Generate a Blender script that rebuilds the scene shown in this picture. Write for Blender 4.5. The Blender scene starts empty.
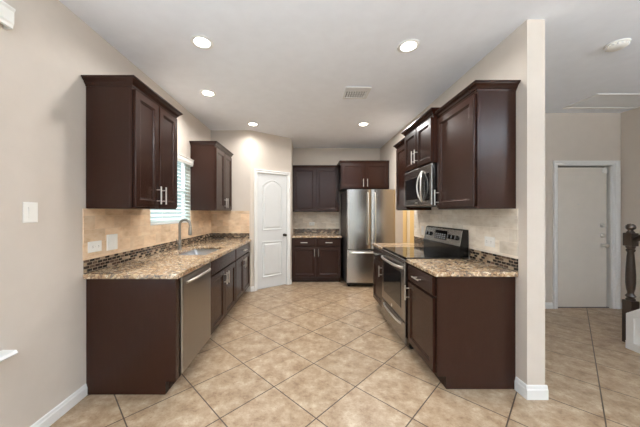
import bpy, bmesh, math, random
from mathutils import Vector, Matrix

# ---------------------------------------------------------------- camera, world, lights, exposure
S = bpy.context.scene
COL = S.collection
CAM_Z = 1.345
cd = bpy.data.cameras.new('camera')
cam = bpy.data.objects.new('camera', cd)
COL.objects.link(cam)
cam.location = (0, 0, CAM_Z)
cam.rotation_euler = (math.pi / 2, 0, 0)
cd.sensor_width = 36
cd.lens = 264 / 640 * 36
cd.shift_x = 13 / 640
cd.shift_y = -1 / 640
cd.clip_start = 0.05
S.camera = cam

w = bpy.data.worlds.new('daylight')
S.world = w
w.use_nodes = True
bg = w.node_tree.nodes['Background']
bg.inputs['Color'].default_value = (0.30, 0.38, 0.38, 1)
bg.inputs['Strength'].default_value = 1.0


def area(name, loc, rot, sx, sy, power, color=(1, 1, 1)):
    d = bpy.data.lights.new(name, 'AREA')
    d.shape = 'RECTANGLE'
    d.size, d.size_y, d.energy, d.color = sx, sy, power, color
    o = bpy.data.objects.new(name, d)
    COL.objects.link(o)
    o.location, o.rotation_euler = loc, rot
    return o


# daylight through the living room windows behind the viewer and the window in the left wall
DAY = (0.84, 0.93, 1.0)
area('window_daylight', (0.0, -3.62, 1.40), (math.radians(-90), 0, math.radians(180)), 1.7, 1.9, 4, DAY)
area('window_daylight', (2.6, -3.62, 1.40), (math.radians(-90), 0, math.radians(180)), 1.7, 1.9, 4, DAY)
area('window_daylight', (-1.60, 0.62, 1.45), (0, math.radians(-90), 0), 1.6, 1.2, 8, DAY)
area('sky_over_the_yard', (-2.6, 3.15, 3.0), (0, math.radians(-40), 0), 1.2, 1.6, 70, (0.92, 0.98, 1.0))
# added unseen lights aimed at the ceiling, standing in for bounced flash
area('added_bounce_light', (0.40, -1.3, 1.85), (math.radians(180), 0, 0), 0.5, 0.5, 100, (0.84, 0.93, 1.0))
area('added_bounce_light', (3.5, -0.9, 1.9), (math.radians(180), 0, 0), 0.5, 0.5, 72, (0.84, 0.93, 1.0))  # second one added to brighten the hall
# warm ceiling lamp of the utility room past the doorway
area('utility_room_lamp', (2.45, 4.85, 2.6), (0, 0, 0), 0.3, 0.3, 12, (1.0, 0.88, 0.70))

S.view_settings.view_transform = 'Standard'
S.view_settings.look = 'None'
S.view_settings.exposure = 1.10
S.view_settings.gamma = 1
S.view_settings.use_curve_mapping = False
S.cycles.max_bounces = 12
S.cycles.diffuse_bounces = 7
S.cycles.sample_clamp_indirect = 4
S.cycles.use_denoising = True
CAN_POWER = 8.0


# ---------------------------------------------------------------- materials
def lin(c):
    return tuple(((v / 255 / 12.92) if v / 255 <= 0.04045 else ((v / 255 + 0.055) / 1.055) ** 2.4) for v in c[:3]) + (1,)


class NT:
    def __init__(self, name):
        self.m = bpy.data.materials.new(name)
        self.m.use_nodes = True
        self.t = self.m.node_tree
        self.p = self.t.nodes['Principled BSDF']

    def n(self, kind, **kw):
        nd = self.t.nodes.new(kind)
        for k, v in kw.items():
            if hasattr(nd, k) and k not in nd.inputs:
                setattr(nd, k, v)
            else:
                s = nd.inputs[k]
                if isinstance(v, bpy.types.NodeSocket):
                    self.t.links.new(v, s)
                else:
                    s.default_value = v
        return nd

    def set(self, **kw):
        for k, v in kw.items():
            s = self.p.inputs[k.replace('_', ' ')]
            if isinstance(v, bpy.types.NodeSocket):
                self.t.links.new(v, s)
            else:
                s.default_value = v

    def coords(self, scale=(1, 1, 1), rot=(0, 0, 0), loc=(0, 0, 0)):
        tc = self.n('ShaderNodeTexCoord')
        mp = self.n('ShaderNodeMapping', Vector=tc.outputs['Object'], Scale=scale, Rotation=rot, Location=loc)
        return mp.outputs['Vector']

    def noise(self, vec, scale, detail=4, rough=0.55):
        nd = self.n('ShaderNodeTexNoise', Vector=vec, Scale=scale, Detail=detail, Roughness=rough)
        return nd.outputs['Fac']

    def ramp(self, fac, stops, mode='LINEAR'):
        nd = self.n('ShaderNodeValToRGB', Fac=fac)
        cr = nd.color_ramp
        cr.interpolation = mode
        while len(cr.elements) < len(stops):
            cr.elements.new(0.5)
        for e, (pos, c) in zip(cr.elements, stops):
            e.position, e.color = pos, c
        return nd.outputs['Color']

    def mix(self, fac, a, b, mode='MIX'):
        nd = self.n('ShaderNodeMix')
        nd.data_type = 'RGBA'
        nd.blend_type = mode
        for s, v in ((nd.inputs[0], fac), (nd.inputs[6], a), (nd.inputs[7], b)):
            if isinstance(v, bpy.types.NodeSocket):
                self.t.links.new(v, s)
            else:
                s.default_value = v
        return nd.outputs[2]

    def bump(self, h, strength=0.2, dist=0.002):
        nd = self.n('ShaderNodeBump', Height=h, Strength=strength, Distance=dist)
        self.t.links.new(nd.outputs['Normal'], self.p.inputs['Normal'])


def plain(name, rgb, rough=0.5, metal=0.0, bump=None, spec=0.5, coat=0):
    a = NT(name)
    v = a.coords()
    f = a.noise(v, 9, 3)
    c = lin(rgb)
    lo = tuple(x * 0.965 for x in c[:3]) + (1,)
    a.set(Base_Color=a.ramp(f, [(0.3, lo), (0.7, c)]), Roughness=rough, Metallic=metal)
    a.p.inputs['Specular IOR Level'].default_value = spec
    a.p.inputs['Coat Weight'].default_value = coat
    if bump:
        a.bump(a.noise(v, bump[0], 2), bump[1], 0.002)
    return a.m


def wood_mat():
    a = NT('espresso_stained_wood')
    v = a.coords(scale=(14, 14, 1.3))
    g = a.noise(v, 5, 6, 0.6)
    g2 = a.noise(a.coords(scale=(60, 60, 3)), 4, 3, 0.6)
    c = a.ramp(g, [(0.25, lin((46, 25, 17))), (0.55, lin((48, 26, 18))), (0.8, lin((50, 28, 19)))])
    c = a.mix(0.12, c, a.ramp(g2, [(0.3, lin((33, 17, 12))), (0.7, lin((50, 29, 21)))]))
    a.set(Base_Color=c, Roughness=0.25)
    a.p.inputs['Specular IOR Level'].default_value = 0.28
    a.p.inputs['Coat Weight'].default_value = 0.0
    a.p.inputs['Coat Roughness'].default_value = 0.22
    return a.m


def granite_mat():
    a = NT('brown_speckled_granite')
    v = a.coords()
    wob = a.n('ShaderNodeTexNoise', Vector=v, Scale=40, Detail=3)
    vv = a.mix(0.035, v, wob.outputs['Color'], 'ADD')
    vo = a.n('ShaderNodeTexVoronoi', Vector=vv, Scale=62)
    sep = a.n('ShaderNodeSeparateColor', Color=vo.outputs['Color'])
    chips = a.ramp(sep.outputs[0], [(0.0, lin((38, 25, 19))), (0.13, lin((88, 58, 37))), (0.28, lin((150, 112, 76))),
                                    (0.50, lin((178, 144, 104))), (0.72, lin((205, 182, 148))), (0.90, lin((232, 220, 200)))], 'CONSTANT')
    big = a.noise(v, 9, 5, 0.6)
    tint = a.ramp(big, [(0.3, lin((170, 138, 108))), (0.5, lin((222, 204, 178))), (0.7, lin((248, 240, 226)))])
    c = a.mix(0.55, chips, tint, 'MULTIPLY')
    c = a.mix(0.25, c, tint)
    sp = a.noise(v, 110, 3, 0.6)
    c = a.mix(a.ramp(sp, [(0.62, (0, 0, 0, 1)), (0.67, (1, 1, 1, 1))]), c, lin((34, 22, 18)))
    a.set(Base_Color=c, Roughness=0.17)
    a.p.inputs['Specular IOR Level'].default_value = 0.5
    return a.m


def brick(a, vec, scale, bw, rh, mortar, offset=0.5):
    nd = a.n('ShaderNodeTexBrick', Vector=vec)
    nd.offset = offset
    nd.squash = 1
    i = nd.inputs
    i['Color1'].default_value = (0, 0, 0, 1)
    i['Color2'].default_value = (1, 1, 1, 1)
    i['Scale'].default_value = scale
    i['Brick Width'].default_value = bw
    i['Row Height'].default_value = rh
    i['Mortar Size'].default_value = mortar
    i['Mortar Smooth'].default_value = 0.1
    i['Bias'].default_value = 0
    return nd


def xz(a):
    tc = a.n('ShaderNodeTexCoord')
    s = a.n('ShaderNodeSeparateXYZ', Vector=tc.outputs['Object'])
    return a.n('ShaderNodeCombineXYZ', X=s.outputs['X'], Y=s.outputs['Z']).outputs[0]


def splash_mat(name, dark, mid, light, grout):
    a = NT(name)
    b = brick(a, xz(a), 1, 0.203, 0.1015, 0.0022)
    v = a.coords(scale=(1, 1, 2.2))
    f = a.noise(v, 7, 6, 0.62)
    c = a.ramp(f, [(0.3, lin(dark)), (0.5, lin(mid)), (0.72, lin(light))])
    rnd = a.n('ShaderNodeMapRange', Value=b.outputs['Color'])
    rnd.inputs[3].default_value, rnd.inputs[4].default_value = 0.82, 1.06
    c = a.mix(1.0, c, rnd.outputs[0], 'MULTIPLY')
    c = a.mix(b.outputs['Fac'], c, lin(grout))
    a.set(Base_Color=c, Roughness=0.42)
    a.bump(b.outputs['Fac'], -0.3, 0.002)
    return a.m


def mosaic_mat():
    a = NT('glass_and_stone_mosaic')
    b = brick(a, xz(a), 1, 0.050, 0.0238, 0.0022)
    cols = [(160, 140, 116), (58, 42, 35), (36, 26, 22), (80, 60, 48), (46, 33, 28), (150, 128, 104), (40, 28, 24), (92, 72, 58), (48, 35, 30), (38, 28, 24), (150, 130, 108), (52, 38, 32)]
    c = a.ramp(b.outputs['Color'], [(k / len(cols), lin(q)) for k, q in enumerate(cols)], 'CONSTANT')
    c = a.mix(b.outputs['Fac'], c, lin((150, 135, 115)))
    a.set(Base_Color=c, Roughness=0.2)
    a.bump(b.outputs['Fac'], -0.3, 0.0015)
    return a.m


TILE = 0.4445


def floor_mat():
    a = NT('travertine_floor_tile')
    # a grout crossing lies at x=.060, y=2.353; tiles are laid on the diagonal
    r = math.radians(45)
    px, py = 0.060, 2.353
    qx, qy = px * math.cos(r) - py * math.sin(r), px * math.sin(r) + py * math.cos(r)
    vec = a.coords(rot=(0, 0, r), loc=(-qx + TILE * 40, -qy + TILE * 40, 0))
    b = brick(a, vec, 1, TILE, TILE, 0.0042, 0.0)
    v = a.coords()
    f1 = a.noise(v, 8.5, 9, 0.74)
    f2 = a.noise(a.coords(scale=(1, 1.6, 1), rot=(0, 0, 0.9)), 30, 8, 0.80)
    c = a.ramp(f1, [(0.30, lin((120, 94, 69))), (0.45, lin((155, 131, 105))), (0.57, lin((175, 154, 129))), (0.70, lin((196, 180, 157)))])
    c = a.mix(a.ramp(f2, [(0.54, (0, 0, 0, 1)), (0.66, (0.85, 0.85, 0.85, 1))]), c, lin((128, 94, 65)))
    c = a.mix(a.ramp(f2, [(0.28, (0.6, 0.6, 0.6, 1)), (0.42, (0, 0, 0, 1))]), c, lin((206, 192, 172)))
    rnd = a.n('ShaderNodeMapRange', Value=b.outputs['Color'])
    rnd.inputs[3].default_value, rnd.inputs[4].default_value = 0.93, 1.04
    c = a.mix(1.0, c, rnd.outputs[0], 'MULTIPLY')
    c = a.mix(b.outputs['Fac'], c, lin((66, 50, 38)))
    a.set(Base_Color=c, Roughness=a.ramp(f2, [(0.3, (0.30, 0.30, 0.30, 1)), (0.7, (0.42, 0.42, 0.42, 1))]))
    a.bump(b.outputs['Fac'], -0.4, 0.002)
    return a.m


def steel_mat(name, rgb, rough, horizontal=False):
    a = NT(name)
    v = a.coords(scale=(2, 2, 220) if horizontal else (220, 220, 2))
    f = a.noise(v, 1.5, 2)
    c = lin(rgb)
    a.set(Base_Color=a.ramp(f, [(0.3, tuple(x * 0.99 for x in c[:3]) + (1,)), (0.7, c)]), Metallic=1.0,
          Roughness=a.ramp(f, [(0.3, (rough - 0.002,) * 3 + (1,)), (0.7, (rough + 0.002,) * 3 + (1,))]))
    return a.m


def emit_mat(name, rgb, strength):
    a = NT(name)
    a.set(Base_Color=lin(rgb), Roughness=0.4, Emission_Color=lin(rgb), Emission_Strength=strength)
    return a.m


def slat_mat():
    a = NT('white_blind_slat')
    a.set(Base_Color=lin((236, 240, 238)), Roughness=0.45)
    tr = a.n('ShaderNodeBsdfTranslucent', Color=lin((225, 240, 242)))
    mx = a.n('ShaderNodeMixShader')
    mx.inputs[0].default_value = 0.30
    a.t.links.new(a.p.outputs[0], mx.inputs[1])
    a.t.links.new(tr.outputs[0], mx.inputs[2])
    a.t.links.new(mx.outputs[0], a.t.nodes['Material Output'].inputs['Surface'])
    return a.m


def pane_mat():
    a = NT('clear_window_glass')
    tr = a.n('ShaderNodeBsdfTransparent', Color=(0.96, 0.98, 0.98, 1))
    gl = a.n('ShaderNodeBsdfGlossy', Color=(1, 1, 1, 1), Roughness=0.02)
    mx = a.n('ShaderNodeMixShader')
    mx.inputs[0].default_value = 0.06
    a.t.links.new(tr.outputs[0], mx.inputs[1])
    a.t.links.new(gl.outputs[0], mx.inputs[2])
    a.t.links.new(mx.outputs[0], a.t.nodes['Material Output'].inputs['Surface'])
    return a.m


M = {}
M['wall'] = plain('beige_wall_paint', (208, 198, 187), 0.62, bump=(180, 0.10), spec=0.3)
M['ceiling'] = plain('flat_white_ceiling_paint', (241, 245, 252), 0.8, bump=(120, 0.2), spec=0.2)
M['white'] = plain('white_trim_paint', (234, 234, 232), 0.38)
M['door'] = plain('white_door_paint', (216, 218, 218), 0.42)
M['entry_door'] = plain('pale_grey_door_paint', (226, 219, 209), 0.45)
M['plate'] = plain('white_plastic', (240, 238, 232), 0.35)
M['slot'] = plain('dark_socket_slot', (60, 56, 52), 0.6)
M['wood'] = wood_mat()
M['granite'] = granite_mat()
M['tile_warm_lit'] = splash_mat('warm_lit_travertine_wall_tile', (206, 172, 136), (230, 200, 166), (240, 218, 190), (222, 196, 166))  # same tile as the pale one, with warm light put into its colour
M['tile'] = splash_mat('pale_travertine_wall_tile', (212, 197, 177), (234, 222, 205), (245, 237, 224), (234, 223, 208))
M['mosaic'] = mosaic_mat()
M['floor'] = floor_mat()
M['steel'] = steel_mat('brushed_stainless_steel', (184, 181, 177), 0.27)
M['steel_h'] = steel_mat('brushed_steel_trim', (158, 155, 152), 0.27, True)
M['steel_dark'] = steel_mat('dark_brushed_stainless_steel', (158, 155, 151), 0.3)
M['nickel'] = steel_mat('satin_nickel', (222, 219, 213), 0.34)
M['faucet'] = steel_mat('dull_brushed_nickel', (150, 147, 142), 0.3)
M['sink'] = steel_mat('sink_steel', (190, 190, 190), 0.28, True)
M['fridge_side'] = plain('dark_grey_appliance_side', (92, 88, 86), 0.45, metal=0.3)
M['black'] = plain('black_enamel', (18, 17, 17), 0.22)
M['rubber'] = plain('black_rubber', (24, 23, 22), 0.6)
M['glass_black'] = plain('black_ceramic_glass', (12, 12, 13), 0.06, spec=0.6)
M['oven_glass'] = plain('smoked_oven_glass', (26, 28, 30), 0.08, spec=0.6)
M['ring'] = plain('grey_burner_print', (52, 52, 54), 0.15)
M['button'] = plain('grey_button_print', (150, 152, 156), 0.4)
M['can'] = emit_mat('lit_lamp_lens', (255, 247, 232), 9.0)
M['slat'] = slat_mat()
M['pane'] = pane_mat()
M['bronze'] = plain('dark_bronze', (70, 62, 56), 0.3, metal=0.9)
M['newel'] = plain('dark_walnut_wood', (50, 36, 26), 0.3, coat=0.3)
M['utility'] = plain('warm_yellow_wall_paint', (234, 216, 172), 0.6)
M['attic'] = plain('hatch_panel_paint', (236, 238, 240), 0.75)
M['louver'] = plain('white_vent_metal', (226, 226, 226), 0.45)
M['duct'] = plain('grey_duct_metal', (96, 96, 98), 0.7)
M['tread'] = plain('brown_stair_tread', (96, 66, 44), 0.4)


# ---------------------------------------------------------------- mesh helpers
class MB:
    def __init__(self):
        self.v, self.f = [], []

    def add(self, vs, fs):
        o = len(self.v)
        self.v += [tuple(p) for p in vs]
        self.f += [tuple(i + o for i in q) for q in fs]
        return self

    def box(self, x0, y0, z0, x1, y1, z1):
        return self.add([(x0, y0, z0), (x1, y0, z0), (x1, y1, z0), (x0, y1, z0), (x0, y0, z1), (x1, y0, z1), (x1, y1, z1), (x0, y1, z1)],
                        [(3, 2, 1, 0), (4, 5, 6, 7), (0, 1, 5, 4), (1, 2, 6, 5), (2, 3, 7, 6), (3, 0, 4, 7)])

    def loops(self, loops, closed=True, caps=(True, True)):
        n = len(loops[0])
        vs = [p for L in loops for p in L]
        fs = []
        for k in range(len(loops) - 1):
            for i in range(n if closed else n - 1):
                j = (i + 1) % n
                fs.append((k * n + i, k * n + j, (k + 1) * n + j, (k + 1) * n + i))
        if caps[0]:
            fs.append(tuple(reversed(range(n))))
        if caps[1]:
            fs.append(tuple((len(loops) - 1) * n + i for i in range(n)))
        return self.add(vs, fs)

    def slab(self, x0, z0, x1, z1, rings):
        """rectangular panel facing -y: rings = (inset, y) from the back edge to the field"""
        L = [[(x0 + i, y, z0 + i), (x1 - i, y, z0 + i), (x1 - i, y, z1 - i), (x0 + i, y, z1 - i)] for i, y in rings]
        return self.loops(L)

    def cyl(self, p0, p1, r, seg=16, r1=None):
        p0, p1 = Vector(p0), Vector(p1)
        d = (p1 - p0).normalized()
        a = d.orthogonal().normalized()
        b = d.cross(a)
        L = []
        for p, rr in ((p0, r), (p1, r if r1 is None else r1)):
            L.append([p + (a * math.cos(2 * math.pi * k / seg) + b * math.sin(2 * math.pi * k / seg)) * rr for k in range(seg)])
        return self.loops(L)

    def tube(self, pts, r, seg=12, flat=1.0):
        pts = [Vector(p) for p in pts]
        L = []
        ref = None
        for i, p in enumerate(pts):
            t = (pts[min(i + 1, len(pts) - 1)] - pts[max(i - 1, 0)]).normalized()
            if ref is None:
                ref = t.orthogonal().normalized()
            a = (ref - t * ref.dot(t)).normalized()
            ref = a
            b = t.cross(a)
            rr = r[i] if isinstance(r, (list, tuple)) else r
            L.append([p + (a * math.cos(2 * math.pi * k / seg) + b * math.sin(2 * math.pi * k / seg) * flat) * rr for k in range(seg)])
        return self.loops(L)

    def lathe(self, prof, c=(0, 0, 0), seg=24, axis='z'):
        L = []
        for r, h in prof:
            r = max(r, 0.0002)
            ring = []
            for k in range(seg):
                u, v = math.cos(2 * math.pi * k / seg) * r, math.sin(2 * math.pi * k / seg) * r
                q = {'z': (u, v, h), 'y': (u, h, v), 'x': (h, u, v)}[axis]
                ring.append((c[0] + q[0], c[1] + q[1], c[2] + q[2]))
            L.append(ring)
        return self.loops(L)

    def prism(self, poly, axis, a, b):
        """extrude a 2-D polygon: axis 'x' -> poly is (y,z); 'y' -> (x,z); 'z' -> (x,y)"""
        def q(p, t):
            return {'x': (t, p[0], p[1]), 'y': (p[0], t, p[1]), 'z': (p[0], p[1], t)}[axis]
        return self.loops([[q(p, a) for p in poly], [q(p, b) for p in poly]])

    def build(self, name, mat, parent=None, bevel=0, smooth=False, loc=None, rot=0, seg=2):
        me = bpy.data.meshes.new(name)
        me.from_pydata(self.v, [], self.f)
        bm = bmesh.new()
        bm.from_mesh(me)
        bmesh.ops.recalc_face_normals(bm, faces=bm.faces)
        bm.to_mesh(me)
        bm.free()
        me.materials.append(mat)
        if smooth:
            me.shade_smooth()
            me.set_sharp_from_angle(angle=math.radians(40))
        o = bpy.data.objects.new(name, me)
        COL.objects.link(o)
        if parent:
            o.parent = parent
        if loc:
            o.location = loc
            o.rotation_euler = (0, 0, rot)
        if bevel:
            md = o.modifiers.new('edge', 'BEVEL')
            md.width, md.segments, md.limit_method, md.angle_limit = bevel, seg, 'ANGLE', math.radians(40)
        return o


def tag(o, label, cat, group=None, kind=None):
    o['label'], o['category'] = label, cat
    if group:
        o['group'] = group
    if kind:
        o['kind'] = kind
    return o


def thing(name, label, cat, loc=(0, 0, 0), rot=0, group=None):
    o = bpy.data.objects.new(name, None)
    o.empty_display_size = 0.1
    COL.objects.link(o)
    o.location, o.rotation_euler = loc, (0, 0, rot)
    return tag(o, label, cat, group)


def struct(o):
    o['kind'] = 'structure'
    return o


def sbox(name, mat, *boxes, bevel=0):
    m = MB()
    for b in boxes:
        m.box(*b)
    return struct(m.build(name, mat, bevel=bevel))


R90 = math.pi / 2
EAST, WEST, SOUTH = R90, -R90, 0      # facing +x, -x, -y (towards the viewer)

# ---------------------------------------------------------------- room shell
XL, XR, XR2, XH = -1.632, 1.59, 1.72, 4.40      # left wall, kitchen side and hall side of the right wall, hall wall
YB, YN, YE, YF = 5.73, -3.7, 3.70, 4.484       # back wall, living room wall, entry wall, pantry wall
H = 2.74
T = 0.12

sbox('floor', M['floor'], (XL - T, YN - T, -0.1, XH + T, YB + T, 0))
sbox('ceiling', M['ceiling'], (XL - T, YN - T, H, XH + T, YB + T, H + 0.1))

# left wall with two windows: kitchen (over the sink) and living room
WK = (2.735, 3.684, 1.21, 2.08)
WL = (-0.02, 1.36, 0.585, 2.36)
a, b = XL - T, XL
sbox('wall_left', M['wall'],
     (a, YN - T, 0, b, WL[0], H), (a, WL[0], 0, b, WL[1], WL[2]), (a, WL[0], WL[3], b, WL[1], H),
     (a, WL[1], 0, b, WK[0], H), (a, WK[0], 0, b, WK[1], WK[2]), (a, WK[0], WK[3], b, WK[1], H),
     (a, WK[1], 0, b, YF + 0.1, H))
# living room wall behind the viewer, two wide windows
WB = [(-0.9, 0.9, 0.4, 2.4), (1.7, 3.5, 0.4, 2.4)]
sbox('wall_back_living', M['wall'],
     (XL, YN - T, 0, WB[0][0], YN, H), (WB[0][1], YN - T, 0, WB[1][0], YN, H), (WB[1][1], YN - T, 0, XH, YN, H),
     (WB[0][0], YN - T, 0, WB[0][1], YN, .4), (WB[1][0], YN - T, 0, WB[1][1], YN, .4),
     (WB[0][0], YN - T, 2.4, WB[0][1], YN, H), (WB[1][0], YN - T, 2.4, WB[1][1], YN, H))
sbox('wall_hall', M['wall'], (XH, YN - T, 0, XH + T, YE + T, H))
# entry wall with its door opening
DE = (3.51, 4.255, 1.995)
sbox('wall_entry', M['wall'], (XR2, YE, 0, DE[0] - 0.02, YE + T, H), (DE[1] + 0.02, YE, 0, XH, YE + T, H),
     (DE[0] - 0.02, YE, DE[2] + 0.02, DE[1] + 0.02, YE + T, H))
# right wall of the kitchen: a free end towards the viewer and a cased opening beside the fridge
OP = (3.90, 4.76, 2.06)
sbox('wall_right', M['wall'], (XR, 1.907, 0, XR2, OP[0], H), (XR, OP[0], OP[2], XR2, OP[1], H), (XR, OP[1], 0, XR2, YB, H))
sbox('wall_back', M['wall'], (-0.295, YB, 0, XR2, YB + T, H))
sbox('wall_pantry', M['wall'], (XL, YF, 0, -0.96, YF + 0.1, H))
sbox('wall_pantry_side', M['wall'], (-0.395, 4.976, 0, -0.295, YB + T, H))
# utility room seen through the opening
sbox('wall_utility', M['utility'], (XR2, YB, 0, 3.2, YB + T, H), (3.2, YE + T, 0, 3.2 + T, YB + T, H))
# angled wall with the pantry door
AX, AY = -0.96, 4.484
ALEN = math.hypot(0.665, 0.492)
AROT = math.atan2(0.492, 0.665)
PD = (0.128, 0.728, 2.03)
m = MB()
m.box(0, 0, 0, PD[0] - 0.012, 0.1, H).box(PD[1] + 0.012, 0, 0, ALEN, 0.1, H).box(PD[0] - 0.012, 0, PD[2] + 0.012, PD[1] + 0.012, 0.1, H)
struct(m.build('wall_angled', M['wall'], loc=(AX, AY, 0), rot=AROT))


# ---------------------------------------------------------------- baseboards and trim
def baseboard(name, p0, p1, h=0.085, th=0.014, ext0=0, ext1=0):
    """board standing on the left of the line p0 -> p1"""
    p0, p1 = Vector(p0), Vector(p1)
    L = (p1 - p0).length
    prof = [(0, 0), (th, 0), (th, h * 0.68), (th * 0.7, h * 0.76), (th * 0.55, h * 0.93), (th * 0.25, h), (0, h)]
    m = MB().prism(prof, 'x', -ext0, L + ext1)
    return struct(m.build(name, M['white'], loc=(p0.x, p0.y, 0), rot=math.atan2((p1 - p0).y, (p1 - p0).x)))


baseboard('baseboard_left', (XL, 1.946), (XL, YN))
baseboard('baseboard_wall_end', (XR2, 1.907), (XR, 1.907), 0.10, ext0=0.012, ext1=0.012)
baseboard('baseboard_wall_kitchen', (XR, 1.907), (XR, 2.005), 0.10)
baseboard('baseboard_hall_side', (XR2, 3.686), (XR2, 1.907), 0.10)
baseboard('baseboard_entry', (DE[0] - 0.075, YE), (XR2, YE))
baseboard('baseboard_hall', (XH, 2.64), (XH, YE))
ca, sa = math.cos(AROT), math.sin(AROT)


def apt(t, n=0):
    return (AX + ca * t + sa * n, AY + sa * t - ca * n)


baseboard('baseboard_angled_start', apt(PD[0] - 0.062), apt(0))
baseboard('baseboard_angled_end', apt(ALEN), apt(PD[1] + 0.062))


def casing(m, x0, x1, z1, wd=0.058, wr=None, y=-0.022):
    """three-sided door casing standing proud of y=0 (towards -y) around an opening"""
    wr = wd if wr is None else wr
    prof = [(0.0, 0.0), (0.0, y * 0.55), (0.25, y * 0.75), (0.45, y * 0.6), (0.75, y), (1.0, y * 0.9), (1.0, 0.0)]
    L = []
    for t, yy in prof:
        L.append([(x0 - wd * t, yy, 0), (x0 - wd * t, yy, z1 + wd * t), (x1 + wr * t, yy, z1 + wd * t), (x1 + wr * t, yy, 0)])
    m.loops(L, closed=False, caps=(False, False))
    return m


# pantry door: two-panel door with an arched upper panel
d1 = struct(bpy.data.objects.new('door_1', None))
COL.objects.link(d1)
d1.location, d1.rotation_euler = (AX, AY, 0), (0, 0, AROT)
casing(MB(), PD[0] - 0.006, PD[1] + 0.006, PD[2] + 0.006).build('door_casing', M['white'], d1)
m = MB().box(PD[0] - 0.011, 0.0, 0, PD[0] - 0.003, 0.098, PD[2] + 0.003).box(PD[1] + 0.003, 0, 0, PD[1] + 0.011, 0.098, PD[2] + 0.003)
m.box(PD[0] - 0.011, 0.0, PD[2] + 0.003, PD[1] + 0.011, 0.098, PD[2] + 0.011).build('door_jamb', M['white'], d1)
MB().box(PD[0], 0.012, 0.012, PD[1], 0.047, PD[2]).build('door_slab', M['door'], d1, bevel=0.002)


def arch_panel(x0, z0, x1, z1, rise, inset, y):
    cx = (x0 + x1) / 2
    a = (x1 - x0) / 2 - inset
    pts = [(cx - a, y, z0 + inset), (cx + a, y, z0 + inset)]
    n = 15
    for k in range(n):
        u = 1 - 2 * k / (n - 1)
        zz = z1 - rise - inset + rise * (1 - u * u) if rise else z1 - inset
        pts.append((cx + a * u, y, zz))
    return pts


def door_panel(parent, x0, z0, x1, z1, rise, y, mat):
    m = MB()
    L = [arch_panel(x0, z0, x1, z1, rise, i, yy) for i, yy in
         ((0, y + 0.001), (0.004, y - 0.010), (0.014, y - 0.011), (0.024, y - 0.0005), (0.038, y - 0.0005), (0.060, y - 0.010))]
    m.loops(L)
    return m.build('raised_panel', mat, parent)


door_panel(d1, PD[0] + 0.095, 1.03, PD[1] - 0.095, 1.93, 0.11, 0.012, M['door'])
door_panel(d1, PD[0] + 0.095, 0.20, PD[1] - 0.095, 0.83, 0, 0.012, M['door'])
m = MB().lathe([(0.027, 0.011), (0.027, 0.004), (0.011, 0.0), (0.010, -0.025), (0.020, -0.034), (0.026, -0.046), (0.022, -0.058), (0.008, -0.063)], (PD[1] - 0.055, 0, 0.93), axis='y')
m.build('door_knob', M['bronze'], d1, smooth=True)
for z in (0.25, 1.05, 1.85):
    MB().cyl((PD[0] - 0.002, 0.006, z - 0.045), (PD[0] - 0.002, 0.006, z + 0.045), 0.006).build('hinge', M['nickel'], d1)

# entry door at the end of the hall
d2 = struct(bpy.data.objects.new('door_2', None))
COL.objects.link(d2)
d2.location = (0, YE, 0)
casing(MB(), DE[0] - 0.006, DE[1] + 0.012, DE[2] + 0.012, 0.062, 0.105).build('door_casing', M['white'], d2)
m = MB().box(DE[0] - 0.019, 0, 0, DE[0] - 0.004, 0.118, DE[2] + 0.006).box(DE[1] + 0.004, 0, 0, DE[1] + 0.019, 0.118, DE[2] + 0.006)
m.box(DE[0] - 0.019, 0, DE[2] + 0.006, DE[1] + 0.019, 0.118, DE[2] + 0.019).build('door_jamb', M['white'], d2)
MB().box(DE[0], 0.03, 0.012, DE[1] - 0.022, 0.075, DE[2] - 0.012).build('door_slab', M['entry_door'], d2, bevel=0.002)
MB().box(DE[0] - 0.003, 0.08, 0.0, DE[1] + 0.003, 0.1, DE[2] + 0.004).build('dark_gap_backing', M['rubber'], d2)  # black sheet added behind the slab so the gap beside it stays dark
MB().box(DE[0] - 0.003, 0.02, 0.0005, DE[1] + 0.003, 0.079, 0.011).build('threshold', M['duct'], d2)
kx = DE[1] - 0.085
MB().lathe([(0.033, 0.03), (0.033, 0.022), (0.012, 0.018), (0.012, -0.01), (0.026, -0.018), (0.029, -0.032), (0.022, -0.043), (0.005, -0.046)], (kx, 0, 0.88), axis='y').build('door_knob', M['nickel'], d2, smooth=True)
for z in (1.02, 1.16):
    m = MB().lathe([(0.031, 0.03), (0.031, 0.018), (0.024, 0.012), (0.002, 0.011)], (kx, 0, z), axis='y')
    m.box(kx - 0.004, -0.006, z - 0.016, kx + 0.004, 0.012, z + 0.016)
    m.build('deadbolt', M['nickel'], d2, smooth=True)
MB().lathe([(0.011, 0.03), (0.011, 0.025), (0.006, 0.024), (0.001, 0.026)], (3.835, 0, 1.462), axis='y').build('peephole', M['nickel'], d2, smooth=True)
MB().box(DE[1] - 0.085, 0.012, 1.90, DE[1] - 0.03, 0.0295, 1.97).build('alarm_sensor', M['plate'], d2, bevel=0.004)

# cased opening beside the fridge
m = MB().box(XR - 0.004, OP[1] - 0.012, 0, XR2 + 0.004, OP[1] - 0.0005, OP[2] - 0.0005).box(XR - 0.004, OP[0] + 0.0005, 0, XR2 + 0.004, OP[0] + 0.012, OP[2] - 0.0005)
m.box(XR - 0.004, OP[0] + 0.0125, OP[2] - 0.012, XR2 + 0.004, OP[1] - 0.0125, OP[2] - 0.0005)
struct(m.build('trim_1', M['wall']))
# pale corner board on the utility room's wall
struct(MB().box(2.165, YB - 0.025, 0, 2.225, YB - 0.0005, H - 0.0005).build('trim_2', M['white']))


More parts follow.
